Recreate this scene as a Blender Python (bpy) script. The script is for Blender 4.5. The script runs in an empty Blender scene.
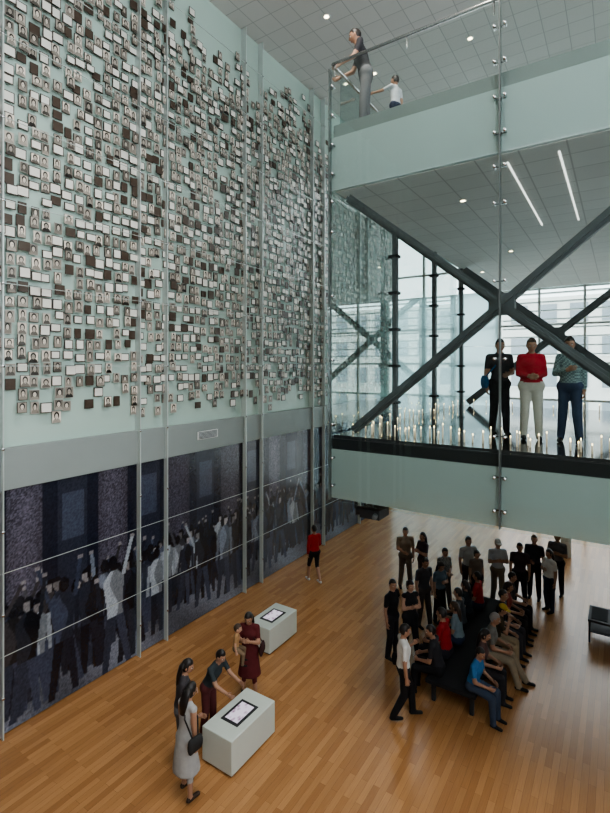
import bpy, math, random
import numpy as np
from mathutils import Vector, Matrix
random.seed(7); rng=np.random.RandomState(11)
S=bpy.context.scene

# ---------------------------------------------------------------- materials
def newmat(name):
    m=bpy.data.materials.new(name); m.use_nodes=True
    nt=m.node_tree; b=nt.nodes['Principled BSDF']; return m,nt,b
def mat(name,col,rough=.6,metal=0.,noise=.0,nscale=6.,emit=None,es=1.,bump=0.,spec=.5):
    m,nt,b=newmat(name)
    b.inputs['Base Color'].default_value=(*col,1); b.inputs['Roughness'].default_value=rough
    b.inputs['Metallic'].default_value=metal; b.inputs['Specular IOR Level'].default_value=spec
    if noise>0 or bump>0:
        tc=nt.nodes.new('ShaderNodeTexCoord'); n=nt.nodes.new('ShaderNodeTexNoise')
        n.inputs['Scale'].default_value=nscale; n.inputs['Detail'].default_value=4
        nt.links.new(tc.outputs['Object'],n.inputs['Vector'])
        if noise>0:
            r=nt.nodes.new('ShaderNodeMapRange'); r.inputs[3].default_value=1-noise; r.inputs[4].default_value=1+noise
            nt.links.new(n.outputs['Fac'],r.inputs[0])
            mx=nt.nodes.new('ShaderNodeVectorMath'); mx.operation='SCALE'; mx.inputs[0].default_value=col
            nt.links.new(r.outputs[0],mx.inputs['Scale']); nt.links.new(mx.outputs[0],b.inputs['Base Color'])
        if bump>0:
            bp=nt.nodes.new('ShaderNodeBump'); bp.inputs['Strength'].default_value=bump
            nt.links.new(n.outputs['Fac'],bp.inputs['Height']); nt.links.new(bp.outputs[0],b.inputs['Normal'])
    if emit: 
        b.inputs['Emission Color'].default_value=(*emit,1); b.inputs['Emission Strength'].default_value=es
    return m
def tilemat(name,col,size,line,rough=.7,mort=.012):
    m,nt,b=newmat(name)
    tc=nt.nodes.new('ShaderNodeTexCoord'); br=nt.nodes.new('ShaderNodeTexBrick')
    br.offset=0; br.inputs['Scale'].default_value=1; br.inputs['Brick Width'].default_value=size; br.inputs['Row Height'].default_value=size
    br.inputs['Mortar Size'].default_value=mort; br.inputs['Color1'].default_value=(*col,1)
    br.inputs['Color2'].default_value=(col[0]*.93,col[1]*.93,col[2]*.93,1); br.inputs['Mortar'].default_value=(*line,1)
    nt.links.new(tc.outputs['Object'],br.inputs['Vector']); nt.links.new(br.outputs['Color'],b.inputs['Base Color'])
    b.inputs['Roughness'].default_value=rough
    return m
def glassmat(name,tint=(.93,.97,.96),refl=1.0):
    m=bpy.data.materials.new(name); m.use_nodes=True; nt=m.node_tree
    nt.nodes.clear(); o=nt.nodes.new('ShaderNodeOutputMaterial'); t=nt.nodes.new('ShaderNodeBsdfTransparent'); g=nt.nodes.new('ShaderNodeBsdfGlossy')
    t.inputs[0].default_value=(*tint,1); g.inputs['Roughness'].default_value=.01; g.inputs[0].default_value=(.9,.95,.95,1)
    lw=nt.nodes.new('ShaderNodeFresnel'); lw.inputs['IOR'].default_value=1.45
    mu=nt.nodes.new('ShaderNodeMath'); mu.operation='MULTIPLY'; mu.inputs[1].default_value=refl
    mx=nt.nodes.new('ShaderNodeMixShader'); L=nt.links.new
    L(lw.outputs[0],mu.inputs[0]); L(mu.outputs[0],mx.inputs[0]); L(t.outputs[0],mx.inputs[1]); L(g.outputs[0],mx.inputs[2])
    L(mx.outputs[0],o.inputs[0]); return m

M={}
M['mint']=mat('mint_glass_panel',(.44,.57,.515),.25,noise=.07,nscale=.6)
M['band']=mat('mint_spandrel',(.50,.595,.585),.2,noise=.05,nscale=.7)
M['ledge']=mat('ledge_plaster',(.27,.31,.30),.6,noise=.06,nscale=2)
M['ceil']=tilemat('ceiling_tile',(.58,.57,.55),.6,(.38,.38,.37))
M['soffit']=tilemat('soffit_tile',(.78,.78,.76),.6,(.54,.54,.53))
M['fin']=mat('fin_aluminium',(.55,.61,.59),.3,.3)
M['joint']=mat('joint_line',(.12,.14,.14),.4)
M['steel']=mat('painted_steel',(.12,.135,.14),.5,.1,noise=.08)
M['steel2']=mat('stainless',(.55,.56,.57),.25,1.)
M['dark']=mat('dark_metal',(.03,.032,.035),.6,spec=.3)
M['deck']=mat('polished_dark_stone',(.05,.052,.055),.07,noise=.15,nscale=3)
M['white']=mat('white_paint',(.75,.77,.76),.5)
M['glass']=glassmat('clear_glass',(.935,.965,.955),.65)
M['glassf']=glassmat('facade_glass',(.95,.98,.98),.6)
M['kiosk']=mat('kiosk_laminate',(.56,.61,.56),.4,noise=.03)
M['wallw']=mat('wall_white',(.42,.44,.42),.7,noise=.03)
M['wallg']=mat('back_blocker_grey',(.16,.165,.16),.8,noise=.06)  # grey for the added back wall, keeps glass reflections dim

def woodmat():
    m,nt,b=newmat('oak_strip_floor'); L=nt.links.new; N=nt.nodes.new
    tc=N('ShaderNodeTexCoord'); sp=N('ShaderNodeSeparateXYZ'); cb=N('ShaderNodeCombineXYZ')
    L(tc.outputs['Object'],sp.inputs[0]); L(sp.outputs['Y'],cb.inputs['X']); L(sp.outputs['X'],cb.inputs['Y'])
    br=N('ShaderNodeTexBrick'); br.offset=.37; br.inputs['Scale'].default_value=1
    br.inputs['Brick Width'].default_value=1.1; br.inputs['Row Height'].default_value=.10
    br.inputs['Mortar Size'].default_value=.0015; br.inputs['Mortar'].default_value=(.16,.08,.035,1)
    br.inputs['Color1'].default_value=(.45,.235,.10,1); br.inputs['Color2'].default_value=(.31,.15,.06,1); br.inputs['Bias'].default_value=-.1
    L(cb.outputs[0],br.inputs['Vector'])
    mp=N('ShaderNodeMapping'); mp.inputs['Scale'].default_value=(1.2,22,1); L(cb.outputs[0],mp.inputs[0])
    n=N('ShaderNodeTexNoise'); n.inputs['Scale'].default_value=3; n.inputs['Detail'].default_value=6; L(mp.outputs[0],n.inputs['Vector'])
    r=N('ShaderNodeMapRange'); r.inputs[3].default_value=.8; r.inputs[4].default_value=1.2; L(n.outputs['Fac'],r.inputs[0])
    sc=N('ShaderNodeVectorMath'); sc.operation='SCALE'; L(br.outputs['Color'],sc.inputs[0]); L(r.outputs[0],sc.inputs['Scale'])
    L(sc.outputs[0],b.inputs['Base Color']); b.inputs['Roughness'].default_value=.27
    return m
M['wood']=woodmat()
_fab={}
def fabric(c):
    k=tuple(round(x,3) for x in c)
    if k not in _fab: _fab[k]=mat('fabric',c,.85,noise=.18,nscale=14,bump=.15,spec=.2)
    return _fab[k]
def stripes(c1,c2,scale=28):
    m,nt,b=newmat('striped_fabric'); tc=nt.nodes.new('ShaderNodeTexCoord'); w=nt.nodes.new('ShaderNodeTexChecker')
    w.inputs['Scale'].default_value=scale; w.inputs['Color1'].default_value=(*c1,1); w.inputs['Color2'].default_value=(*c2,1)
    nt.links.new(tc.outputs['Object'],w.inputs['Vector']); nt.links.new(w.outputs['Color'],b.inputs['Base Color']); b.inputs['Roughness'].default_value=.85
    return m

# ---------------------------------------------------------------- mesh builder
class MB:
    def __init__(s): s.v=[];s.f=[];s.m=[];s.s=[]
    def add(s,v,f,mi=0,sm=False):
        o=len(s.v); s.v+= [tuple(p) for p in v]; s.f+=[tuple(i+o for i in q) for q in f]; s.m+=[mi]*len(f); s.s+=[sm]*len(f)
    def box(s,x0,x1,y0,y1,z0,z1,mi=0):
        s.add([(x0,y0,z0),(x1,y0,z0),(x1,y1,z0),(x0,y1,z0),(x0,y0,z1),(x1,y0,z1),(x1,y1,z1),(x0,y1,z1)],
              [(0,3,2,1),(4,5,6,7),(0,1,5,4),(1,2,6,5),(2,3,7,6),(3,0,4,7)],mi)
    def loft(s,pts,rad,side=(0,1,0),n=10,mi=0):
        pts=[Vector(p) for p in pts]; side=Vector(side); vs=[];fs=[]; k=len(pts)
        w0=None
        for i,p in enumerate(pts):
            w=(pts[min(i+1,k-1)]-pts[max(i-1,0)])
            if w.length<1e-9: w=w0 or Vector((0,0,1))
            w=w.normalized(); w0=w
            sd=side-w*side.dot(w)
            if sd.length<1e-3: sd=Vector((1,0,0))-w*w.x
            if sd.length<1e-3: sd=Vector((0,0,1))-w*w.z
            sd.normalize(); dd=w.cross(sd)
            r=rad[i]; rs,rd=(r if isinstance(r,(tuple,list)) else (r,r))
            for j in range(n):
                a=2*math.pi*j/n; vs.append(p+sd*rs*math.cos(a)+dd*rd*math.sin(a))
        for i in range(k-1):
            for j in range(n):
                a=i*n+j;b=i*n+(j+1)%n; fs.append((a,b,b+n,a+n))
        fs.append(tuple(reversed(range(n)))); fs.append(tuple((k-1)*n+j for j in range(n)))
        s.add(vs,fs,mi,True)
    def cap(s,a,b,ra,rb,side=(0,1,0),n=12,mi=0):
        a=Vector(a);b=Vector(b); w=(b-a); w=w.normalized() if w.length>1e-6 else Vector((0,0,1))
        ra=ra if isinstance(ra,tuple) else (ra,ra); rb=rb if isinstance(rb,tuple) else (rb,rb)
        P=[];R=[]
        for t in (80,60,35,15):
            t=math.radians(t); P.append(a-w*min(ra)*math.sin(t)); R.append((ra[0]*math.cos(t),ra[1]*math.cos(t)))
        P.append(a);R.append(ra)
        if (b-a).length>1e-6: P.append(b);R.append(rb)
        for t in (15,35,60,80):
            t=math.radians(t); P.append(b+w*min(rb)*math.sin(t)); R.append((rb[0]*math.cos(t),rb[1]*math.cos(t)))
        s.loft(P,R,side,n,mi)
    def ell(s,c,r,mi=0,nu=12,nv=8):
        vs=[];fs=[]
        for i in range(nv+1):
            th=math.pi*(i+.02)/(nv+.04)
            for j in range(nu):
                ph=2*math.pi*j/nu; vs.append((c[0]+r[0]*math.sin(th)*math.cos(ph),c[1]+r[1]*math.sin(th)*math.sin(ph),c[2]+r[2]*math.cos(th)))
        for i in range(nv):
            for j in range(nu):
                a=i*nu+j;b=i*nu+(j+1)%nu; fs.append((a,a+nu,b+nu,b))
        fs.append(tuple(range(nu))); fs.append(tuple(reversed([nv*nu+j for j in range(nu)])))
        s.add(vs,fs,mi,True)
    def cyl(s,c,r,z0,z1,n=12,mi=0):
        s.loft([(c[0],c[1],z0),(c[0],c[1],z1)],[r,r],(0,1,0),n,mi)
    def build(s,name,mats,bevel=0,loc=None,rz=0):
        me=bpy.data.meshes.new(name); me.from_pydata(s.v,[],s.f)
        for m in mats: me.materials.append(m)
        me.polygons.foreach_set('material_index',s.m); me.polygons.foreach_set('use_smooth',s.s); me.update()
        o=bpy.data.objects.new(name,me); S.collection.objects.link(o)
        if bevel:
            b=o.modifiers.new('bevel','BEVEL'); b.width=bevel; b.segments=2; b.limit_method='ANGLE'
        if loc: o.location=loc
        o.rotation_euler[2]=rz
        return o
def box(name,x0,x1,y0,y1,z0,z1,m,bevel=0):
    b=MB(); b.box(x0,x1,y0,y1,z0,z1); return b.build(name,[m],bevel)

# ---------------------------------------------------------------- shell
WX=-8.85; YE=20.6; YB=-9; XR=5; ZC=15.7
box('floor',WX-.3,XR,YB,YE+.15,-.2,0,M['wood'])
box('ceiling',WX-.3,XR+.3,YB,YE+.3,ZC,ZC+.3,M['ceil'])
box('wall_left',WX-.3,WX,YB,YE+.2,0,ZC,M['mint'])
b=MB(); b.box(XR,XR+.3,8.0,YE+.2,0,ZC,0); b.box(XR,XR+.3,YB,8.0,0,5.6,0); b.build('wall_right_with_blocker',[M['wallw']])  # out of view; open above, low part added to block low daylight
box('added_back_blocker',WX-.3,XR+.3,YB-.3,YB,0,ZC,M['wallg'])  # unseen wall added to stop bright sky reflecting in the bridge glass
b=MB()
yy=YB
while yy<8.0:
    b.box(XR,XR+.14,yy-.04,yy+.04,5.6,ZC,0); yy+=1.7
for z in (5.64,7.8,11.7,15.65): b.box(XR+.02,XR+.12,YB,8.0,z-.04,z+.04,0)
b.build('added_daylight_opening',[M['white']])  # frame of an unseen opening added to let daylight onto the left wall
box('trim_ledge',WX,WX+.12,YB,YE,4.18,4.90,M['ledge'],.01)
b=MB()
b.box(WX+.12,WX+.135,8.45,9.15,4.47,4.67,0)
for i in range(6): b.box(WX+.135,WX+.145,8.48,9.12,4.49+i*.03,4.505+i*.03,1)
b.build('air_vent',[M['white'],M['steel']])
b=MB()
ys=[]
y=-7.3
while y<20.5:
    ys+= [y,y+.745]; y+=3.505
ys=[v for v in ys if YB<v<20.5]
for v in ys:
    b.box(WX+.005,WX+.17,v-.006,v+.006,0.001,ZC-.002,0)
    b.box(WX+.165,WX+.185,v-.012,v+.012,0.001,ZC-.002,0)
    z=.7
    while z<15.5:
        b.ell((WX+.185,v,z),(.012,.028,.028),1,8,6); z+=1.4
for z in [1.4,2.8,6.3,7.7,9.1,10.5,11.9,13.3,14.7]:
    b.box(WX+.165,WX+.175,YB,YE,z-.005,z+.005,0)
b.build('trim_glass_joints',[M['fin'],M['steel2']])

# ---------------------------------------------------------------- mural (flat printed picture made from vertex colours)
def mural():
    y0,y1,z0,z1=-8.0,20.5,.02,4.17; st=.022
    W=int((y1-y0)/st); H=int((z1-z0)/st)
    Y=np.linspace(y0,y1,W)[None,:].repeat(H,0); Z=np.linspace(z0,z1,H)[:,None].repeat(W,1)
    img=np.zeros((H,W,3)); img[:]=(.014,.016,.027)
    c=y0
    while c<y1:
        w=rng.uniform(.28,.48)
        mk=(np.abs(Y-c-.6)<w)&(Z>1.0)
        sh=.55+.45*np.cos((Y-c-.6)/w*1.3)
        col=np.array([.088,.083,.112])*(.7+.6*rng.rand())
        gran=(.35+1.0*rng.rand(H,W,1))
        img=np.where(mk[...,None],col*sh[...,None]*gran,img)
        mk=(np.abs(Y-c-1.5)<.3)&(Z>1.0); img[mk]=(.026,.029,.045)
        mk=(np.abs(Y-c-1.5)<.22)&(Z>3.0)&(Z<3.9); img[mk]=(.05,.06,.09)
        c+=rng.uniform(1.7,2.3)
    edge=.95+.12*np.sin(Y*.7)
    gr=np.clip((edge-Z)/.25,0,1)[...,None]; img=img*(1-gr)+np.array([.17,.19,.24])*gr*(.75+.4*rng.rand(H,W,1))*(.7+.3*np.sin(Y*2.1+Z*3)[...,None])
    pal=[(.014,.016,.026),(.022,.026,.04),(.04,.05,.08),(.075,.09,.13),(.16,.185,.235),(.04,.037,.04),(.075,.075,.088),(.30,.33,.37),(.02,.022,.03)]
    ppl=[]
    y=y0
    while y<y1:
        y+=rng.uniform(.035,.12); ppl.append((rng.rand()**.8,y))
    ppl.sort(key=lambda t:-t[0])
    for dep,py in ppl:
        base=.22+.8*dep; s=(1.22-.42*dep)*rng.uniform(.92,1.06)
        if py<7.3: base-=.22; s*=1.1
        top=base+1.75*s
        cc=np.array(pal[rng.randint(len(pal))])*(1-.2*dep)*1.1; c2=np.array(pal[rng.randint(3)])
        def reg(a,bb,d,e):
            i0=max(0,int((d-z0)/st));i1=min(H,int((e-z0)/st)+1);j0=max(0,int((a-y0)/st));j1=min(W,int((bb-y0)/st)+1); return slice(i0,i1),slice(j0,j1)
        r=reg(py-.6*s,py+.6*s,max(base-.05,z0),top+.45*s)
        yy=(Y[r]-py)/s; zz=(Z[r]-base)/s; im=img[r]
        if im.size==0: continue
        lean=rng.uniform(-.16,.10); yy=yy-lean*zz
        st1=rng.uniform(.02,.16)
        for q in (-1,1):
            cx=q*st1*(1-zz/.9)+q*.055
            legs=(zz>0)&(zz<.9)&(np.abs(yy-cx)<.05+.03*zz); im[legs]=c2*(1 if q>0 else .7)
        wd=.13+.05*np.clip((zz-.9)/.45,0,1)-.12*np.clip((zz-1.33)/.12,0,1)
        body=(zz>.78)&(zz<1.46)&(np.abs(yy)<wd); im[body]=cc
        fold=body&(yy>.0+.06*np.sin(zz*9+py*7)); im[fold]=cc*.45
        if rng.rand()<.4:
            q=rng.choice([-1,1]); a0=rng.uniform(.05,.3)
            t=np.clip((zz-1.38)/.5,0,1); arm=(zz>1.34)&(zz<1.92)&(np.abs(yy-q*(.17+a0*t))<.032); im[arm]=cc*.9
            hnd=(zz>1.86)&(zz<1.92)&(np.abs(yy-q*(.17+a0))<.035); im[hnd]=(.2,.19,.2)
        else:
            for q in(-1,1):
                t=np.clip((1.38-zz)/.55,0,1); arm=(zz>.80)&(zz<1.38)&(np.abs(yy-q*(.17+.05*t))<.034); im[arm]=cc*.7
        hd=((yy/.078)**2+((zz-1.57)/.108)**2)<1
        im[hd]=(np.array([.26,.245,.25])*(.4+.9*rng.rand())) if rng.rand()<.45 else (.012,.012,.016)
        hr=hd&((zz>1.60)|(yy*rng.choice([-1,1])>.02)); im[hr]=(.010,.010,.014)
        img[r]=im
    img*=(.72+.56*rng.rand(H,W,1))*1.1
    idx=np.arange(H*W).reshape(H,W)
    f=np.stack([idx[:-1,:-1],idx[:-1,1:],idx[1:,1:],idx[1:,:-1]],-1).reshape(-1,4)
    vs=np.stack([np.full(H*W,WX+.06),Y.ravel(),Z.ravel()],-1)
    me=bpy.data.meshes.new('mural'); me.from_pydata(vs.tolist(),[],f.tolist())
    ca=me.color_attributes.new('Col','FLOAT_COLOR','POINT')
    ca.data.foreach_set('color',np.concatenate([img.reshape(-1,3),np.ones((H*W,1))],1).ravel().astype(np.float32))
    m,nt,bs=newmat('mural_print'); at=nt.nodes.new('ShaderNodeAttribute'); at.attribute_name='Col'
    nt.links.new(at.outputs['Color'],bs.inputs['Base Color']); bs.inputs['Roughness'].default_value=.14
    me.materials.append(m); o=bpy.data.objects.new('crowd_photo_mural',me); S.collection.objects.link(o)
mural()

# ---------------------------------------------------------------- portrait wall
def portraits():
    m,nt,b=newmat('portrait_print'); L=nt.links.new; N=nt.nodes.new
    uv=N('ShaderNodeUVMap'); uv.uv_map='UVMap'; at=N('ShaderNodeAttribute'); at.attribute_name='rnd'
    sp=N('ShaderNodeSeparateColor'); L(at.outputs['Color'],sp.inputs[0])
    def ellm(cx,cy,rx,ry):
        a=N('ShaderNodeVectorMath'); a.operation='SUBTRACT'; L(uv.outputs[0],a.inputs[0]); a.inputs[1].default_value=(cx,cy,0)
        d=N('ShaderNodeVectorMath'); d.operation='MULTIPLY'; L(a.outputs[0],d.inputs[0]); d.inputs[1].default_value=(1/rx,1/ry,0)
        l=N('ShaderNodeVectorMath'); l.operation='LENGTH'; L(d.outputs[0],l.inputs[0])
        c=N('ShaderNodeMath'); c.operation='LESS_THAN'; L(l.outputs['Value'],c.inputs[0]); c.inputs[1].default_value=1; return c.outputs[0]
    def rngv(sock,a,bb):
        r=N('ShaderNodeMapRange'); L(sock,r.inputs[0]); r.inputs[3].default_value=a; r.inputs[4].default_value=bb; return r.outputs[0]
    cur=rngv(sp.outputs[0],.10,.78)
    for mask,val in ((ellm(.5,.02,.48,.36),rngv(sp.outputs[1],.01,.32)),(ellm(.5,.62,.31,.34),rngv(sp.outputs[2],.006,.04)),(ellm(.5,.54,.19,.25),rngv(sp.outputs[1],.34,.68)),
                     (ellm(.42,.57,.035,.02),rngv(sp.outputs[1],.05,.05)),(ellm(.58,.57,.035,.02),rngv(sp.outputs[1],.05,.05)),(ellm(.5,.40,.07,.02),rngv(sp.outputs[1],.12,.12))):
        mx=N('ShaderNodeMix'); L(mask,mx.inputs[0]); L(cur,mx.inputs[2]); L(val,mx.inputs[3]); cur=mx.outputs[0]
    cc=N('ShaderNodeCombineColor'); 
    for i,k in enumerate((1.10,1.0,.86)):
        mm=N('ShaderNodeMath'); mm.operation='MULTIPLY'; L(cur,mm.inputs[0]); mm.inputs[1].default_value=k; L(mm.outputs[0],cc.inputs[i])
    L(cc.outputs[0],b.inputs['Base Color']); b.inputs['Roughness'].default_value=.3
    mats=[mat('frame_dark',(.05,.037,.028),.4),m,mat('blank_paper',(.74,.73,.67),.5,noise=.06),mat('blank_brown',(.065,.045,.032),.4,noise=.2),mat('frame_silver',(.42,.41,.37),.4)]
    V=[];F=[];MI=[];UV=[];RC=[]
    def quad(p,mi,r):
        o=len(V); V.extend(p); F.append((o,o+1,o+2,o+3)); MI.append(mi); UV.extend([(0,0),(1,0),(1,1),(0,1)]); RC.extend([r]*4)
    def frame(x,y,z,w,h,kind):
        r=(random.random(),random.random(),random.random(),1)
        y0,y1,z0,z1=y-w/2,y+w/2,z-h/2,z+h/2; xb=x-.012
        fm=0 if kind!='p' or random.random()<.5 else 4
        quad([(x,y0,z0),(x,y1,z0),(x,y1,z1),(x,y0,z1)],fm,r)
        quad([(xb,y0,z0),(xb,y0,z1),(xb,y1,z1),(xb,y1,z0)],fm,r)
        quad([(xb,y0,z0),(x,y0,z0),(x,y0,z1),(xb,y0,z1)],fm,r); quad([(x,y1,z0),(xb,y1,z0),(xb,y1,z1),(x,y1,z1)],fm,r)
        quad([(xb,y0,z1),(x,y0,z1),(x,y1,z1),(xb,y1,z1)],fm,r); quad([(xb,y1,z0),(x,y1,z0),(x,y0,z0),(xb,y0,z0)],fm,r)
        i=.016 if kind=='w' else .009; xf=x+.002
        mi={'p':1,'w':2,'d':3}[kind]
        quad([(xf,y0+i,z0+i),(xf,y1-i,z0+i),(xf,y1-i,z1-i),(xf,y0+i,z1-i)],mi,r)
    y=YB+.3
    while y<YE-.1:
        ph=random.random()*.06
        bb=5.55 if y<6 else (5.35 if y<9 else 5.12)
        bot=bb+.22*math.sin(y*1.3+.8)*math.sin(y*.61+2)+random.uniform(-.1,.3)
        tp=14.8+.3*math.sin(y*1.1)+random.uniform(-.4,.3)
        z=5.05+ph
        while z<15.3:
            dens=.96
            if z<bot: dens=.0
            elif z<bot+.5: dens=.78
            if z>tp: dens=0
            elif z>tp-.8: dens=.6
            if random.random()<dens:
                k=random.random(); kind='p' if k<.58 else ('w' if k<.89 else 'd')
                if kind=='p': w,h=random.uniform(.13,.18),random.uniform(.175,.225)
                elif kind=='w': w,h=(random.uniform(.165,.215),random.uniform(.14,.195))
                else: w,h=random.uniform(.13,.20),random.uniform(.15,.21)
                frame(WX+random.choice((.05,.085,.12)),y+random.uniform(-.03,.03),z+random.uniform(-.03,.03),w,h,kind)
            z+=.236
        y+=.210
    me=bpy.data.meshes.new('portraits'); me.from_pydata(V,[],F)
    for q in mats: me.materials.append(q)
    me.polygons.foreach_set('material_index',MI)
    u=me.uv_layers.new(name='UVMap'); u.data.foreach_set('uv',np.array(UV,dtype=np.float32).ravel())
    c=me.color_attributes.new('rnd','FLOAT_COLOR','CORNER'); c.data.foreach_set('color',np.array(RC,dtype=np.float32).ravel())
    o=bpy.data.objects.new('portrait_photographs',me); S.collection.objects.link(o)
portraits()

# ---------------------------------------------------------------- glass bridge
BX0,BX1,BY0,BY1=-4.2,4.2,7.2,15.2
b=MB(); b.box(BX0,BX1,BY0+.02,BY1,4.02,4.86,0); b.box(BX0,BX1,BY0+.06,BY1,4.86,5.04,1); b.box(BX0+.02,BX1-.02,BY0+.08,BY1,5.04,5.1,2)
b.build('bridge_deck',[M['band'],M['dark'],M['deck']])
b=MB(); b.box(BX0,XR,BY0+.02,YE-.05,9.34,10.25,0); b.box(BX0+.03,XR,BY0+.06,YE-.06,10.25,10.48,1)
b.box(BX0+.06,XR-.02,BY0+.1,YE-.1,9.325,9.34,2)
b.build('upper_floor_slab',[M['band'],M['ledge'],M['soffit']])
b=MB()
xs=[-4.2,-1.42,1.38,4.18]
for i in range(3):
    for z0,z1 in ((4.0,5.06),(5.08,9.30),(9.32,11.42)):
        b.box(xs[i]+.014,xs[i+1]-.014,BY0-.07,BY0-.064,z0,z1,0)
sy=[7.22,9.9,12.55,15.15]
for i in range(3):
    for z0,z1 in ((4.0,5.06),(5.08,9.30),(9.32,10.28)):
        b.box(BX0-.07,BX0-.064,sy[i]+.008,sy[i+1]-.008,z0,z1,0)
b.build('bridge_glass_panels',[M['glass']])
b=MB()
for x in xs:
    b.box(x-.010,x+.010,BY0-.06,BY0+.02,4.0,13.6 if x>-4 else 11.42,0)
    for z in (4.25,4.72,5.3,6.4,7.5,8.6,9.12,9.6,10.1,10.6,11.1):
        for dx in (-.07,.07):
            if x+dx<-4.2: continue
            b.loft([(x+dx,BY0-.085,z),(x+dx,BY0+.018,z)],[.02,.02],(1,0,0),10,1)
        b.box(x-.06,x+.06,BY0-.0,BY0+.018,z-.01,z+.01,1)
b.build('bridge_glass_fixings',[M['joint'],M['steel2']])
b=MB()
for y in (9.9,12.55,15.15):
    x=BX0+.07
    b.box(x-.05,x+.05,y-.06,y+.06,5.1,9.325,0)
    for z in (5.5,6.3,7.1,7.9,8.7):
        b.box(x-.12,x+.09,y-.09,y+.09,z-.03,z+.03,1)
b.build('bridge_side_posts',[M['steel'],M['dark']])
def beam(mb,p,q,w,t,y):
    p=Vector((p[0],y,p[1]));q=Vector((q[0],y,q[1])); d=(q-p).normalized(); n=Vector((-d.z,0,d.x))*w/2; Yv=Vector((0,t/2,0))
    vs=[p-n-Yv,p+n-Yv,p+n+Yv,p-n+Yv,q-n-Yv,q+n-Yv,q+n+Yv,q-n+Yv]
    mb.add(vs,[(0,1,2,3),(7,6,5,4),(0,4,5,1),(1,5,6,2),(2,6,7,3),(3,7,4,0)],0)
def xbrace(name,y,w):
    b=MB()
    for off in (0,1):
        x0,x1=(-3.98,1.02) if not off else (1.1,4.12)
        beam(b,(x0,9.24),(x1,5.19),w,.10,y); beam(b,(x0+.1,5.19),(x1,9.24),w,.10,y+.001)
        beam(b,(x0,9.24),(x1,5.19),w*.35,.2,y); beam(b,(x0+.1,5.19),(x1,9.24),w*.35,.2,y)
        cx=(x0+x1)/2+.03; b.box(cx-.18,cx+.18,y-.07,y+.07,7.05,7.36,0)
    b.build(name,[M['steel']])
xbrace('steel_cross_brace',7.48,.14); xbrace('steel_cross_brace',14.95,.19)
b=MB()
b.loft([(-4.15,BY0-.02,11.5),(4.18,BY0-.02,11.5)],[.026,.026],(0,0,1),12,0)
b.loft([(-4.15,BY0-.02,11.5),(-4.15,YE-.3,11.5)],[.026,.026],(0,0,1),12,0)
for x in (-4.1,-2.8,-1.5,-.1,1.3,2.7,4.1):
    b.loft([(x,BY0-.02,11.48),(x,BY0-.02,11.3),(x,BY0-.05,11.28)],[.012]*3,(1,0,0),8,0)
for y in (8.5,9.9,11.2,12.5,14,15.5,17,18.5):
    b.loft([(-4.15,y,11.48),(-4.15,y,10.48)],[.014]*2,(1,0,0),8,0)
b.build('handrail',[M['steel2']])
box('upper_glass_balustrade',BX0+.08,BX0+.086,7.4,YE-.2,10.48,11.42,M['glass'])
# candles
mc=mat('candle_wax',(.80,.77,.68),.4,emit=(1,.75,.48),es=.3); mf=mat('candle_flame',(1,.8,.4),.5,emit=(1,.74,.38),es=8)
b=MB()
cand=[]
x=-4.0
while x<4.0:
    for row in range(2):
        if random.random()<.7: cand.append((x+random.uniform(-.04,.04),7.70+row*.2+random.uniform(-.05,.05)))
    x+=.13
yy=8.2
while yy<14.6:
    cand.append((-3.95+random.uniform(-.03,.1),yy)); yy+=.3
x=-3.6
while x<3.9: cand.append((x,14.5+random.uniform(-.1,.1))); x+=.35
for (cx,cy) in cand:
    h=random.uniform(.08,.22); b.cyl((cx,cy),.012,5.1,5.1+h,8,0); b.ell((cx,cy,5.1+h+.016),(.0075,.0075,.018),1,6,4)
b.build('candles',[mc,mf])
ml=mat('light_strip',(.9,.9,.9),.5,emit=(1,.97,.92),es=1.6)
b=MB()
for x in (-1.4,-.72,1.2,3.2):
    b.box(x-.012,x+.012,7.6,11.4,9.312,9.325,0)
b.build('linear_ceiling_lights',[ml])
md=mat('downlight_lamp',(1,.95,.85),.5,emit=(1,.82,.55),es=10)
b=MB()
for x in (-6.6,-3.6,-.6,2.4):
    for y in (2.1,5.1,8.1,11.1,14.1,17.1):
        b.cyl((x,y),.10,ZC-.012,ZC-.001,16,1); b.cyl((x,y),.065,ZC-.016,ZC-.005,16,0)
b.build('recessed_downlights',[md,M['white']])
b=MB()
for x,y in ((-2.4,8.9),(-2.4,13.5),(1.8,9),(-3.7,16)):
    b.cyl((x,y),.07,9.313,9.3245,16,1); b.cyl((x,y),.045,9.308,9.32,16,0)
b.build('soffit_downlights',[md,M['white']])

# ---------------------------------------------------------------- end facade
b=MB()
xx=WX+.05
while xx<XR:
    b.box(xx-.04,xx+.04,YE,YE+.14,0,ZC-.01,0); xx+=1.54
for z in (.05,2.6,4.2,5.0,6.4,7.9,9.3,10.3,13,15.6):
    b.box(WX,XR,YE+.02,YE+.12,z-.04,z+.04,0)
for i in range(9):
    b.box(-4.0,XR,YE+.12,YE+.42,6.4+i*.34,6.44+i*.34,0)
b.build('window_frame',[M['white']])
box('window_1',WX,XR,YE+.06,YE+.07,0,ZC,M['glassf'])
mfz,nt,bs=newmat('frosted_glass')
tr=nt.nodes.new('ShaderNodeBsdfTranslucent'); tr.inputs[0].default_value=(.84,.93,.95,1); df=nt.nodes.new('ShaderNodeBsdfDiffuse'); df.inputs[0].default_value=(.8,.88,.9,1)
mx=nt.nodes.new('ShaderNodeMixShader'); mx.inputs[0].default_value=.12
nt.links.new(tr.outputs[0],mx.inputs[1]); nt.links.new(df.outputs[0],mx.inputs[2]); nt.links.new(mx.outputs[0],nt.nodes['Material Output'].inputs[0])
b=MB()
xx=WX+.1
while xx<-4.3:
    for z0,z1 in ((0,2.6),(2.62,5.0),(5.02,7.1),(7.12,9.3)): b.box(xx,min(xx+1.52,-4.1),YE-.1,YE-.08,z0,z1)
    xx+=1.54
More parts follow.
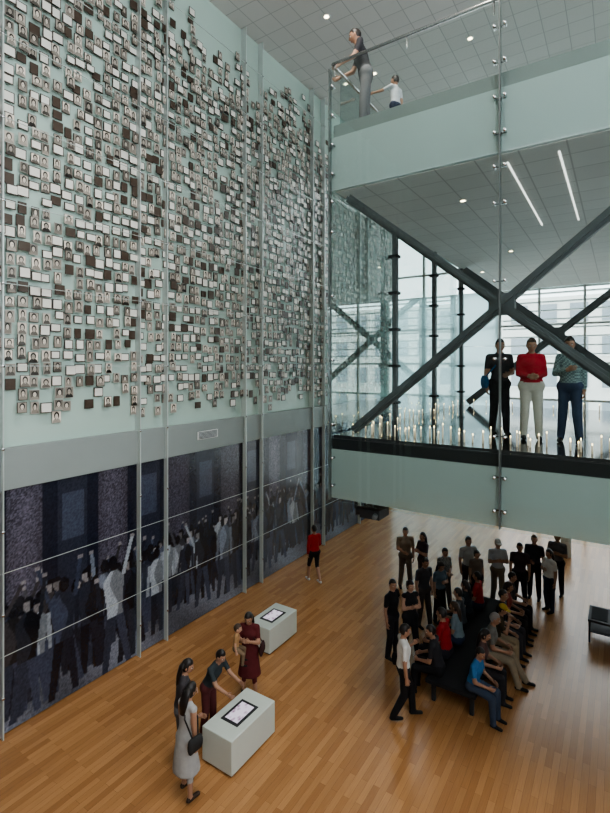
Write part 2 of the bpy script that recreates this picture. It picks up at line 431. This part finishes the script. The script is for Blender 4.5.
b.build('frosted_screen',[mfz])
box('plaza_ground',-60,60,YE+.2,90,-.3,-.12,mat('plaza_concrete',(.6,.6,.58),.8,noise=.1,nscale=.5))
b=MB(); 
b.box(-45,30,52,60,-.12,13,0)
for i in range(28):
    for k in range(4):
        x=-43+i*2.6; z=1.2+k*3.1; b.box(x,x+1.5,51.9,52.01,z,z+1.8,1); b.box(x-.1,x+1.6,51.8,52,z-.15,z-.05,2)
b.build('apartment_building',[mat('render_wall',(.68,.67,.64),.8,noise=.05),mat('ext_window',(.26,.29,.32),.1),M['white']])

# ---------------------------------------------------------------- kiosks etc
def screenmat(seed,base):
    m,nt,b=newmat('screen_image'); tc=nt.nodes.new('ShaderNodeTexCoord'); v=nt.nodes.new('ShaderNodeTexVoronoi'); v.inputs['Scale'].default_value=4
    nt.links.new(tc.outputs['Generated'],v.inputs['Vector']); r=nt.nodes.new('ShaderNodeValToRGB'); nt.links.new(v.outputs['Distance'],r.inputs[0])
    r.color_ramp.elements[0].color=(.35,.20,.32,1); r.color_ramp.elements[1].color=(*base,1); r.color_ramp.elements[0].position=.1; r.color_ramp.elements[1].position=.5
    nt.links.new(r.outputs[0],b.inputs['Emission Color']); b.inputs['Emission Strength'].default_value=.9; b.inputs['Base Color'].default_value=(.02,.02,.02,1); b.inputs['Roughness'].default_value=.1
    return m
def kiosk(x0,x1,y0,y1,seed):
    h=.56; cx,cy=(x0+x1)/2,(y0+y1)/2; w,l=x1-x0,y1-y0
    e=bpy.data.objects.new('touchscreen_kiosk',None); S.collection.objects.link(e); e.location=(cx,cy,0)
    def par(o): o.parent=e
    b=MB(); b.box(-w/2,w/2,-l/2,l/2,.03,h,0); o=b.build('cabinet',[M['kiosk']],.012); par(o)
    b=MB(); b.box(-w/2+.03,w/2-.03,-l/2+.03,l/2-.03,0,.032,0); o=b.build('plinth',[M['dark']]); par(o)
    b=MB(); b.box(-.18,.18,-.27,.27,h-.01,h+.008,0); o=b.build('screen_bezel',[M['dark']],.006); par(o)
    b=MB(); b.box(-.13,.13,-.215,.215,h+.007,h+.0105,0); o=b.build('screen',[screenmat(seed,(.85,.78,.9))]); par(o)
kiosk(-5.58,-4.95,5.5,6.6,1); kiosk(-6.99,-6.37,8.3,9.35,2)
b=MB(); b.box(-3.06,-2.14,8.75,12.7,.37,.45,0)
for y in (8.9,10.1,11.4,12.6):
    b.box(-2.98,-2.90,y-.04,y+.04,0,.37,1); b.box(-2.28,-2.20,y-.04,y+.04,0,.37,1); b.box(-2.95,-2.22,y-.03,y+.03,.31,.37,1)
b.build('upholstered_bench',[mat('bench_leather',(.02,.02,.022),.75,spec=.2),M['dark']],.02)
b=MB(); b.box(-.62,.6,12.7,13.5,.47,.52,0); b.box(-.58,.55,12.75,13.45,.22,.24,0)
for i in range(3): b.box(-.56+i*.37,-.24+i*.37,12.78,13.42,.521,.53,1)
for x in (-.59,.57):
    for y in (12.73,13.47): b.box(x-.02,x+.02,y-.02,y+.02,0,.47,0)
b.build('display_table',[M['dark'],mat('table_top_panel',(.015,.016,.018),.8,spec=.1)])
b=MB(); b.box(-3.72,-3.35,7.35,7.75,3.72,3.88,0); b.loft([(-3.72,7.5,3.8),(-3.84,7.47,3.79)],[.07,.075],(0,1,0),14,0); b.box(-3.56,-3.5,7.5,7.56,3.86,4.02,1)
b.loft([(-3.42,7.36,3.8),(-3.40,7.26,3.79)],[.04,.045],(1,0,0),12,1)
b.build('ceiling_projector',[M['dark'],M['steel']],.01)
b=MB(); b.loft([(-1.5,18,0),(-1.5,18,.03),(-1.5,18,.9),(-1.5,18,.93)],[.14,.16,.16,.13],(0,1,0),20,0); b.loft([(-1.5,18,.93),(-1.5,18,.96)],[.1,.1],(0,1,0),16,1)
b.build('waste_bin',[M['white'],M['steel2']])

# ---------------------------------------------------------------- people
SK={'l':mat('skin_light',(.50,.30,.21),.5),'m':mat('skin_tan',(.36,.20,.13),.5)}
HM={'black':mat('hair_black',(.012,.009,.008),.45),'brown':mat('hair_brown',(.05,.028,.016),.5),'grey':mat('hair_grey',(.28,.27,.26),.6)}
EW=mat('eye_white',(.7,.7,.68),.2); LIP=mat('lips',(.30,.10,.09),.5)
ARM={'down':((-.05,.14,-1),(.14,.0,-1)),'front':((.12,.12,-1),(.8,-.62,-.12)),'fold':((.25,.18,-1),(.5,-.85,.28)),
 'hip':((-.25,.7,-.8),(.35,-.75,-.5)),'behind':((-.38,.2,-1),(-.15,-.85,-.25)),'reach':((.55,.1,-.8),(1,-.1,-.35)),
 'point':((.9,.25,-.15),(1,.1,.15)),'lap':((.15,.14,-1),(.95,-.35,-.22)),'hold':((.35,.18,-.9),(.7,-.6,.42)),
 'rail':((.35,.1,-.9),(.75,-.1,-.35)),'pocket':((-.22,.3,-1),(.35,-.15,-1)),'chin':((.55,.05,-.8),(.2,-.45,1)),'phone':((.2,.12,-1),(.75,-.25,.65))}
def person(name,loc,yaw,h=1.7,legs='stand',arms=('down','down'),lean=0,head=(0,0),top=(.1,.1,.1),bot=(.05,.05,.07),
           sleeve='short',lower='pants',hair='short',hc='black',fem=False,g=1.06,skin='m',seat=.45,shoe=(.02,.02,.02),bag=None,cap=None,topmat=None):
    s=h/1.71; R=lambda d:math.radians(d)
    hy=.085; 
    if legs in('sit','stretch','cross'): hz=seat/s+.105
    else: hz=.90
    J={}
    for sd,k in((1,'L'),(-1,'R')):
        J['hip'+k]=Vector((0,sd*hy,hz))
        if legs=='stand': kn=Vector((.02,sd*.10,.49)); an=Vector((-.01+.03*sd,sd*.115,.09))
        elif legs=='relax': kn=Vector((.05 if sd>0 else .0,sd*.105,.49)); an=Vector((.07 if sd>0 else -.03,sd*.14,.09))
        elif legs=='walk': kn=Vector((.16,sd*.09,.51)) if sd>0 else Vector((.0,-.09,.48)); an=Vector((.2,.09,.09)) if sd>0 else Vector((-.2,-.09,.12))
        elif legs=='sit': kn=Vector((.43,sd*.13,max(.5,hz-.04))); an=Vector((.45,sd*.12,.09))
        elif legs=='stretch': kn=Vector((.43,sd*.12,max(.5,hz-.03))); an=Vector((.62+.06*sd,sd*.12,.09))
        J['kn'+k]=kn; J['an'+k]=an
    if legs=='sit' and seat>.7:
        for k in 'LR': J['kn'+k]=Vector((.30,J['kn'+k].y*1.4,hz-.16)); J['an'+k]=J['kn'+k]+Vector((-.04,0,-.36))
    le=R(lean)
    def up(x,z,y=0): 
        dx,dz=x,z; return Vector((dx*math.cos(le)+dz*math.sin(le),y,hz+dz*math.cos(le)-dx*math.sin(le)))
    sw=(.155 if fem else .18)*(.5+.5*g)
    P=up(0,.05);W=up(.0,.18);C=up(.012,.35);Sh=up(.0,.475);Nk=up(-.005,.54)
    hl=le*.5+R(head[1]); hd=Nk+Vector((math.sin(hl)*.13+.012,0,math.cos(hl)*.14))
    for sd,k in((1,'L'),(-1,'R')):
        sh=up(-.01,.475,sd*sw); a1,a2=ARM[arms[0 if sd>0 else 1]]
        e=sh+Vector((a1[0],a1[1]*sd,a1[2])).normalized()*.285; w=e+Vector((a2[0],a2[1]*sd,a2[2])).normalized()*.25
        J['sh'+k]=sh;J['el'+k]=e;J['wr'+k]=w
    mb=MB(); prim=[]
    def pr(a,b,ra,rb,lab,side=(0,1,0)):
        ra=ra if isinstance(ra,tuple) else (ra,ra); rb=rb if isinstance(rb,tuple) else (rb,rb)
        mb.cap(a,b,ra,rb,side); prim.append((np.array(a),np.array(b),ra,rb,lab,np.array(side,float)))
    SKN,TOP,BOT,SHO=0,1,2,3
    low=TOP if lower=='dress' else BOT
    pw=.155*g+(.012 if fem else 0)
    pr(P,W,(pw,.118*g),(.132*g,.10*g),lambda t:np.where(t<.12,low,TOP))
    pr(W,C,(.135*g,.102*g),(.155*g,.12*g),TOP)
    pr(C,Sh,(.155*g,.12*g),(.125,.085),TOP)
    pr(up(0,.475,-sw*.92),up(0,.475,sw*.92),.062,.062,TOP,(0,0,1))
    if fem: pr(up(.07,.35,.06),up(.07,.35,-.06),.062,.062,TOP,(0,0,1))
    pr(Nk-Vector((0,0,.05)),hd-Vector((.01,0,.03)),.056,.05,SKN)
    pr(J['hipL'],J['hipR'],.11*g,.11*g,low,(0,0,1))
    for k in 'LR':
        lg=lower
        ex=.014 if lg=='pants' else 0
        if lg=='pants': lt=BOT;lc=BOT
        elif lg=='shorts': lt=BOT;lc=(lambda t:np.where(t<.12,BOT,SKN))
        else: lt=(low if lg in('skirt','dress') else BOT);lc=SKN
        pr(J['hip'+k],J['kn'+k],.088*g,.060+ex,lt); pr(J['kn'+k],J['an'+k],.060+ex*1.2,.038+ex*1.5,lc)
        an=J['an'+k]; pr(an+Vector((-.03,0,-.045)),an+Vector((.16,0,-.055)),(.042,.04),(.038,.03),SHO)
        if sleeve=='short': ua=(lambda t:np.where(t<.72,TOP,SKN)); fa=SKN; r=(.054,.043,.042,.03)
        elif sleeve=='long': ua=TOP;fa=(lambda t:np.where(t<.93,TOP,SKN)); r=(.056,.048,.048,.038)
        else: ua=(lambda t:np.where(t<.05,TOP,SKN));fa=SKN;r=(.048,.04,.039,.029)
        pr(J['sh'+k],J['el'+k],r[0],r[1],ua); pr(J['el'+k],J['wr'+k],r[2],r[3],fa)
    if lower in('skirt','dress'):
        a=Vector((0,0,hz+.12)); hem=.42 if lower=='dress' else .46
        mb.loft([a,(0,0,hz-.05),(0,0,(hz+hem)/2),(0.01,0,hem)],[(.13,.1),(.18,.14),(.2,.17),(.24,.2)],(0,1,0),16)
        prim.append((np.array((0,0,hz)),np.array((0.01,0,hem+.01)),(.18,.14),(.24,.2),low,np.array((0,1.,0))))
    tmp=mb.build('tmp',[])
    md=tmp.modifiers.new('r','REMESH'); md.mode='VOXEL'; md.voxel_size=.019
    sm=tmp.modifiers.new('s','SMOOTH'); sm.factor=.5; sm.iterations=4
    dg=bpy.context.evaluated_depsgraph_get(); ev=tmp.evaluated_get(dg); me=ev.to_mesh()
    nv=len(me.vertices); co=np.zeros(nv*3); me.vertices.foreach_get('co',co); co=co.reshape(-1,3)
    faces=[tuple(p.vertices) for p in me.polygons]
    ev.to_mesh_clear(); tm=tmp.data; bpy.data.objects.remove(tmp); bpy.data.meshes.remove(tm)
    fc=np.array([co[list(f)].mean(0) for f in faces])
    best=np.full(len(fc),1e9); lab=np.zeros(len(fc),int)
    for a,b,ra,rb,lb,side in prim:
        ab=b-a; L2=ab@ab; t=np.clip(((fc-a)@ab)/max(L2,1e-9),0,1); rel=fc-(a+t[:,None]*ab)
        w=ab/max(math.sqrt(L2),1e-6); sd=side-w*(side@w); sd/=max(np.linalg.norm(sd),1e-6); dd=np.cross(w,sd)
        rs=ra[0]+(rb[0]-ra[0])*t; rd=ra[1]+(rb[1]-ra[1])*t; mn=np.minimum(rs,rd)
        q=np.sqrt(((rel@sd)/rs)**2+((rel@dd)/rd)**2+((rel@w)/mn)**2); d=(q-1)*mn
        val=lb(t) if callable(lb) else np.full(len(fc),lb)
        u=d<best; best[u]=d[u]; lab[u]=val[u]
    out=MB(); out.v=[tuple(c) for c in co]; out.f=faces; out.m=lab.tolist(); out.s=[True]*len(faces)
    for sd,k in((1,'L'),(-1,'R')):
        w=J['wr'+k]; e=J['el'+k]; d=(w-e).normalized()
        th=Vector((1,0,0)) if abs(d.z)>.7 else Vector((0,0,1)); th=(th-d*th.dot(d)).normalized()
        pn=Vector((0,-sd,0)) if abs(d.z)>.7 else (Vector((0,-sd,0)) if abs(d.y)<.6 else Vector((-1,0,0)))
        pn=(pn-d*pn.dot(d)-th*pn.dot(th)).normalized()
        out.cap(w-d*.01,w+d*.07,(.030,.019),(.040,.014),th,10,0)
        for i,(ln,of) in enumerate(((.072,.031),(.082,.0105),(.076,-.0105),(.058,-.031))):
            bp=w+d*.078+th*of; pts=[bp];cur=bp
            for j,fr in enumerate((.45,.32,.23)):
                an=R(14+24*j); cur=cur+(d*math.cos(an)+pn*math.sin(an))*ln*fr; pts.append(cur)
            out.loft(pts,[.0095,.009,.008,.006],th,6,0)
        tb=w+d*.018+th*.026; t1=tb+(d*.7+th*.6+pn*.25)*.036; t2=t1+(d*.9+th*.25+pn*.3)*.03
        out.loft([tb,t1,t2],[.013,.011,.008],pn,6,0)
    hsc=1.0 if h>1.3 else (1.2 if h>1 else 1.45)
    Hm=Matrix.Translation(hd)@Matrix.Rotation(R(head[0]),4,'Z')@Matrix.Rotation(hl,4,'Y')@Matrix.Scale(hsc,4)
    nu,nvv=24,18
    def headgrid(fn,mi,msk=None):
        vs=[];fs=[]
        for i in range(nvv+1):
            th=math.pi*(i+.03)/(nvv+.06)
            for j in range(nu):
                ph=2*math.pi*j/nu; u=Vector((math.sin(th)*math.cos(ph),math.sin(th)*math.sin(ph),math.cos(th)))
                vs.append(Hm@fn(u))
        for i in range(nvv):
            for j in range(nu):
                a=i*nu+j;b=i*nu+(j+1)%nu; fs.append((a,a+nu,b+nu,b))
        fs.append(tuple(range(nu))); fs.append(tuple(reversed([nvv*nu+j for j in range(nu)])))
        out.add(vs,fs,mi,True)
    def hs(u):
        x,y,z=u.x*.096,u.y*.076,u.z*.118
        if u.z<0:
            k=-u.z; y*=1-.30*k*k; x*=1-.12*k
            if u.x>0: x+=.012*k
            else: x*=1-.25*k
        if u.x>0:
            def gs(cy,cz,sy,sz): return math.exp(-((u.y-cy)/sy)**2-((u.z-cz)/sz)**2)
            x+=.024*gs(0,-.18,.16,.16)+.010*gs(0,.02,.12,.22)-.011*gs(.38,.06,.2,.13)-.011*gs(-.38,.06,.2,.13)+.006*gs(0,.25,.6,.12)+.006*gs(0,-.5,.28,.09)+.008*gs(0,-.78,.3,.15)
        return Vector((x,y,z))
    headgrid(hs,0)
    for sd in(1,-1):
        for c,r,mi in(((.0,sd*.077,-.005),(.018,.009,.03),0),((.079,sd*.030,.008),(.012,.014,.009),5),((.0885,sd*.030,.008),(.004,.006,.006),4)):
            t=MB(); t.ell(c,r,0,10,6); out.add([Hm@Vector(v) for v in t.v],t.f,mi,True)
        t=MB(); t.ell((.088,sd*.030,.026),(.006,.018,.004),0,8,4); out.add([Hm@Vector(v) for v in t.v],t.f,4,True)
    t=MB(); t.ell((.088,0,-.060),(.009,.024,.007),0,10,6); out.add([Hm@Vector(v) for v in t.v],t.f,6,True)
    def hairf(u):
        if hair=='short': line=.48 if u.x>.35 else (.05 if u.x>-.1 else -.5)
        else: line=.50 if u.x>.45 else (-.45 if u.x>0 else -.8)
        k=1/(1+math.exp(-(u.z-line)*14)); f=.90+(.20 if hair!='short' else .17)*k
        b=hs(Vector((min(u.x,.75 if u.z<.3 else 1),u.y,u.z))); return Vector((b.x*f-.004,b.y*f,b.z*f+.004*k))
    headgrid(hairf,4)
    if hair=='long':
        q=[Hm@Vector((-.05,0,.05)),Hm@Vector((-.085,0,-.06)),Nk+Vector((-.085,0,-.02)),Nk+Vector((-.11,0,-.15))]
        out.loft(q,[(.07,.05),(.085,.045),(.085,.035),(.05,.02)],(0,1,0),14,4)
    if hair=='tail':
        q=[Hm@Vector((-.09,0,.05)),Hm@Vector((-.135,0,.03)),Hm@Vector((-.15,0,-.06)),Hm@Vector((-.14,0,-.15))]
        out.loft(q,[.02,.03,.03,.012],(0,1,0),10,4)
    if cap is not None:
        def capf(u):
            k=1/(1+math.exp(-(u.z-.28)*18)); f=.86+.29*k; bb=Vector((u.x*.096,u.y*.078,u.z*.118)); return Vector((bb.x*f,bb.y*f,bb.z*f))
        headgrid(capf,7)
        br=[Vector((.07,0,.04)),Vector((.12,0,.038)),Vector((.165,0,.028))]
        t=MB(); t.loft(br,[(.075,.008),(.07,.006),(.035,.005)],(0,1,0),14); out.add([Hm@Vector(v) for v in t.v],t.f,7,True)
    if bag:
        sd=bag[1]; c=Vector((-.02,sd*(.25),hz+.03)) if bag[0]=='side' else Vector((-.20,0,hz+.30))
        t=MB()
        if bag[0]=='side': t.cap(c+Vector((-.09,0,0)),c+Vector((.09,0,0)),(.045,.12),(.045,.11),(0,1,0),14)
        else: t.cap(c+Vector((0,0,-.12)),c+Vector((0,0,.12)),(.13,.075),(.12,.06),(0,1,0),14)
        out.add(t.v,t.f,8,True)
        if bag[0]=='side':
            out.loft([c+Vector((.05,0,.1)),up(.11,.3,sd*.12),up(.02,.55,-sd*.06),up(-.11,.35,sd*.08),c+Vector((-.05,0,.1))],[.012]*5,(0,1,0),6,8)
        else:
            for q in(1,-1): out.loft([up(-.13,.48,q*.1),up(-.02,.555,q*.1),up(.125,.40,q*.1),up(.04,.24,q*.15),up(-.12,.2,q*.1)],[.016]*5,(0,1,0),6,8)
    out.v=[(v[0]*s,v[1]*s,v[2]*s) for v in out.v]
    zmin=min(v[2] for v in out.v)
    mats=[SK[skin],topmat or fabric(top),fabric(bot),fabric(shoe),HM[hc],EW,LIP,fabric(cap if cap else (.5,.5,.5)),fabric(bag[2] if bag else (.02,.02,.02))]
    lz=loc[2] if len(loc)>2 else 0
    if seat<=.7: lz-=zmin-.001
    return out.build(name,mats,loc=(loc[0],loc[1],lz),rz=R(yaw))

WH=(.66,.66,.64); BK=(.014,.014,.016); NV=(.03,.04,.07); KH=(.30,.24,.16); RD=(.35,.02,.025); JN=(.04,.06,.11)
person('woman',(-5.33,4.93),85,1.63,'relax',('front','down'),4,(0,18),top=(.36,.36,.35),lower='dress',sleeve='none',hair='long',fem=True,bag=('side',-1,(.03,.03,.03)),shoe=(.06,.04,.03),g=1.0)
person('woman',(-5.86,5.32),45,1.64,'stand',('fold','down'),5,(-10,18),top=(.06,.055,.06),bot=(.12,.12,.13),hair='long',fem=True)
person('boy',(-5.93,6.0),5,1.56,'stand',('reach','reach'),24,(0,15),top=(.035,.045,.05),bot=(.10,.03,.03),sleeve='short',hc='black')
person('woman',(-5.95,7.12),-65,1.64,'relax',('hold','hold'),2,(0,22),top=(.10,.02,.022),lower='dress',sleeve='short',hair='long',fem=True,bag=('side',1,(.05,.02,.02)))
person('toddler',(-6.02,6.80,.08),35,.88,'sit',('rail','down'),4,(0,10),top=(.40,.24,.12),bot=(.20,.14,.09),seat=.9,hc='brown',skin='l')
person('woman',(-7.46,11.85),150,1.68,'walk',('pocket','front'),0,(10,0),top=(.32,.018,.02),bot=BK,lower='shorts',sleeve='long',hair='short',fem=True,shoe=WH)
person('man',(-5.12,13.0),-60,1.74,'relax',('down','front'),0,(0,10),top=(.20,.155,.115),bot=(.12,.10,.08))
person('woman',(-4.62,13.05),-120,1.66,'stand',('fold','fold'),0,(0,0),top=(.06,.04,.05),bot=(.10,.07,.06),lower='shorts',sleeve='short',hair='long',fem=True)
person('man',(-4.12,9.7),-10,1.72,'stand',('hip','down'),0,(-30,5),top=BK,bot=(.02,.02,.025))
person('woman',(-3.82,9.98),-40,1.66,'relax',('fold','fold'),0,(0,5),top=(.02,.02,.022),bot=(.02,.02,.025),sleeve='none',hair='tail',fem=True,skin='l')
person('man',(-3.25,8.15),35,1.70,'walk',('phone','down'),0,(0,10),top=WH,bot=BK,bag=('side',1,BK),sleeve='short')
person('man',(-3.42,13.2),-45,1.74,'stand',('hip','down'),0,(0,5),top=(.36,.36,.35),bot=(.05,.05,.06))
person('man',(-2.73,13.5),-60,1.72,'stand',('fold','fold'),0,(0,5),top=(.42,.45,.48),bot=(.20,.17,.13),cap=WH)
person('man',(-2.2,13.6),-80,1.70,'relax',('down','down'),0,(0,8),top=(.05,.03,.04),bot=BK)
person('woman',(-1.52,13.75),-130,1.62,'stand',('down','fold'),0,(0,5),top=(.62,.63,.62),bot=NV,hair='long',fem=True)
person('man',(-1.95,14.3),-90,1.74,'stand',('down','front'),0,(0,0),top=(.03,.03,.04),bot=BK)
person('woman',(-3.82,12.4),-40,1.62,'relax',('front','front'),0,(0,15),topmat=stripes((.3,.3,.28),(.06,.07,.08)),bot=(.10,.09,.09),hair='short',fem=True)
person('woman',(-3.72,11.7),-30,1.52,'relax',('fold','down'),2,(0,18),top=(.09,.13,.16),bot=BK,hair='long',fem=True)
person('man',(-3.98,11.3),-30,1.70,'relax',('pocket','down'),2,(0,12),top=(.05,.05,.055),bot=(.06,.05,.045))
person('man',(-1.45,14.9),-100,1.72,'stand',('fold','fold'),0,(0,0),top=(.12,.12,.13),bot=BK)
person('girl',(-3.15,12.98),-50,1.5,'stand',('down','down'),0,(0,10),top=(.16,.13,.11),bot=BK,hair='tail',fem=True)
# seated on the bench, facing right
SX=-2.24
person('boy',(SX,8.95),-8,1.55,'sit',('lap','lap'),12,(-20,10),top=(.04,.16,.36),bot=(.05,.07,.11),hc='black')
person('woman',(SX-.02,9.52),5,1.62,'sit',('lap','lap'),8,(0,10),top=(.10,.06,.06),bot=(.03,.03,.035),hair='long',fem=True)
person('man',(SX,10.12),8,1.74,'stretch',('lap','lap'),10,(0,10),top=(.18,.18,.165),bot=(.30,.25,.18),hc='grey')
person('woman',(SX,10.72),5,1.64,'sit',('lap','chin'),14,(0,10),top=(.06,.05,.03),bot=KH,hair='short',fem=True,cap=(.45,.33,.05))
person('man',(SX,11.3),-5,1.72,'sit',('lap','lap'),6,(0,0),top=(.025,.03,.04),bot=(.05,.05,.06))
person('woman',(SX,11.86),5,1.64,'sit',('lap','lap'),6,(0,5),top=(.24,.06,.05),bot=BK,hair='long',fem=True)
person('man',(SX,12.42),0,1.68,'sit',('lap','lap'),4,(0,5),top=(.05,.05,.055),bot=BK)
# seated facing left
SX=-2.95
person('man',(SX+.06,9.05),185,1.70,'sit',('lap','lap'),12,(20,10),top=(.03,.03,.035),bot=BK)
person('man',(SX,9.68),178,1.80,'sit',('lap','lap'),6,(0,5),top=(.34,.02,.025),bot=(.03,.03,.04),g=1.15)
person('woman',(SX+.1,10.28),182,1.62,'sit',('lap','lap'),8,(0,5),top=(.22,.30,.34),bot=JN,hair='long',fem=True,hc='brown')
person('man',(SX,10.86),180,1.70,'sit',('lap','lap'),6,(0,5),top=(.06,.07,.08),bot=BK)
person('woman',(SX,11.42),180,1.62,'sit',('lap','fold'),6,(0,5),top=(.03,.04,.05),bot=BK,fem=True,hair='long')
person('boy',(SX+.1,12.0),180,1.66,'sit',('lap','lap'),4,(0,0),top=(.36,.03,.03),bot=NV)
# on the bridge
Zd=5.1
person('woman',(-1.21,8.54,Zd),-75,1.68,'stand',('front','front'),0,(0,18),top=(.42,.015,.03),bot=(.55,.53,.47),sleeve='long',hair='short',fem=True,g=1.15,hc='brown')
person('woman',(-.66,8.60,Zd),-95,1.68,'relax',('down','fold'),0,(10,12),topmat=stripes((.25,.36,.36),(.08,.12,.13),40),bot=JN,sleeve='long',hair='long',fem=True)
person('man',(-1.78,8.95,Zd),-60,1.70,'stand',('front','down'),0,(0,10),top=(.03,.03,.035),bot=BK,sleeve='short',bag=('side',-1,(.02,.10,.22)))
# upper floor
person('man',(-3.76,7.70,10.48),-150,1.84,'relax',('rail','rail'),14,(-10,12),top=(.04,.04,.045),bot=(.16,.16,.17),sleeve='short')
person('boy',(-3.48,8.35,10.48),165,1.2,'stand',('point','down'),0,(0,5),top=(.5,.52,.55),bot=NV)

# ---------------------------------------------------------------- light
w=bpy.data.worlds.new('sky'); S.world=w; w.use_nodes=True
bg=w.node_tree.nodes['Background']; bg.inputs[0].default_value=(.92,.96,1.0,1); bg.inputs[1].default_value=4.5
def area(name,loc,rot,sx,sy,e,c=(1,1,1)):
    l=bpy.data.lights.new(name,'AREA'); l.shape='RECTANGLE'; l.size=sx; l.size_y=sy; l.energy=e; l.color=c
    o=bpy.data.objects.new(name,l); S.collection.objects.link(o); o.location=loc; o.rotation_euler=rot; return o
area('added_fill_light',(-3.6,4.7,15.5),(0,math.radians(-35),0),1.2,3.6,800,(1,.93,.82))  # unseen area lamp added overhead as extra brightness
try: S.view_settings.look='AgX - Medium High Contrast'
except Exception: pass

cam=bpy.data.cameras.new('camera'); cam.sensor_width=36; cam.lens=480/813*36; cam.shift_y=-(406.5-366)/813; cam.clip_start=.05; cam.clip_end=500
co=bpy.data.objects.new('camera',cam); S.collection.objects.link(co); co.location=(0,0,6.3); co.rotation_euler=(math.radians(90),0,math.radians(33.3)); S.camera=co
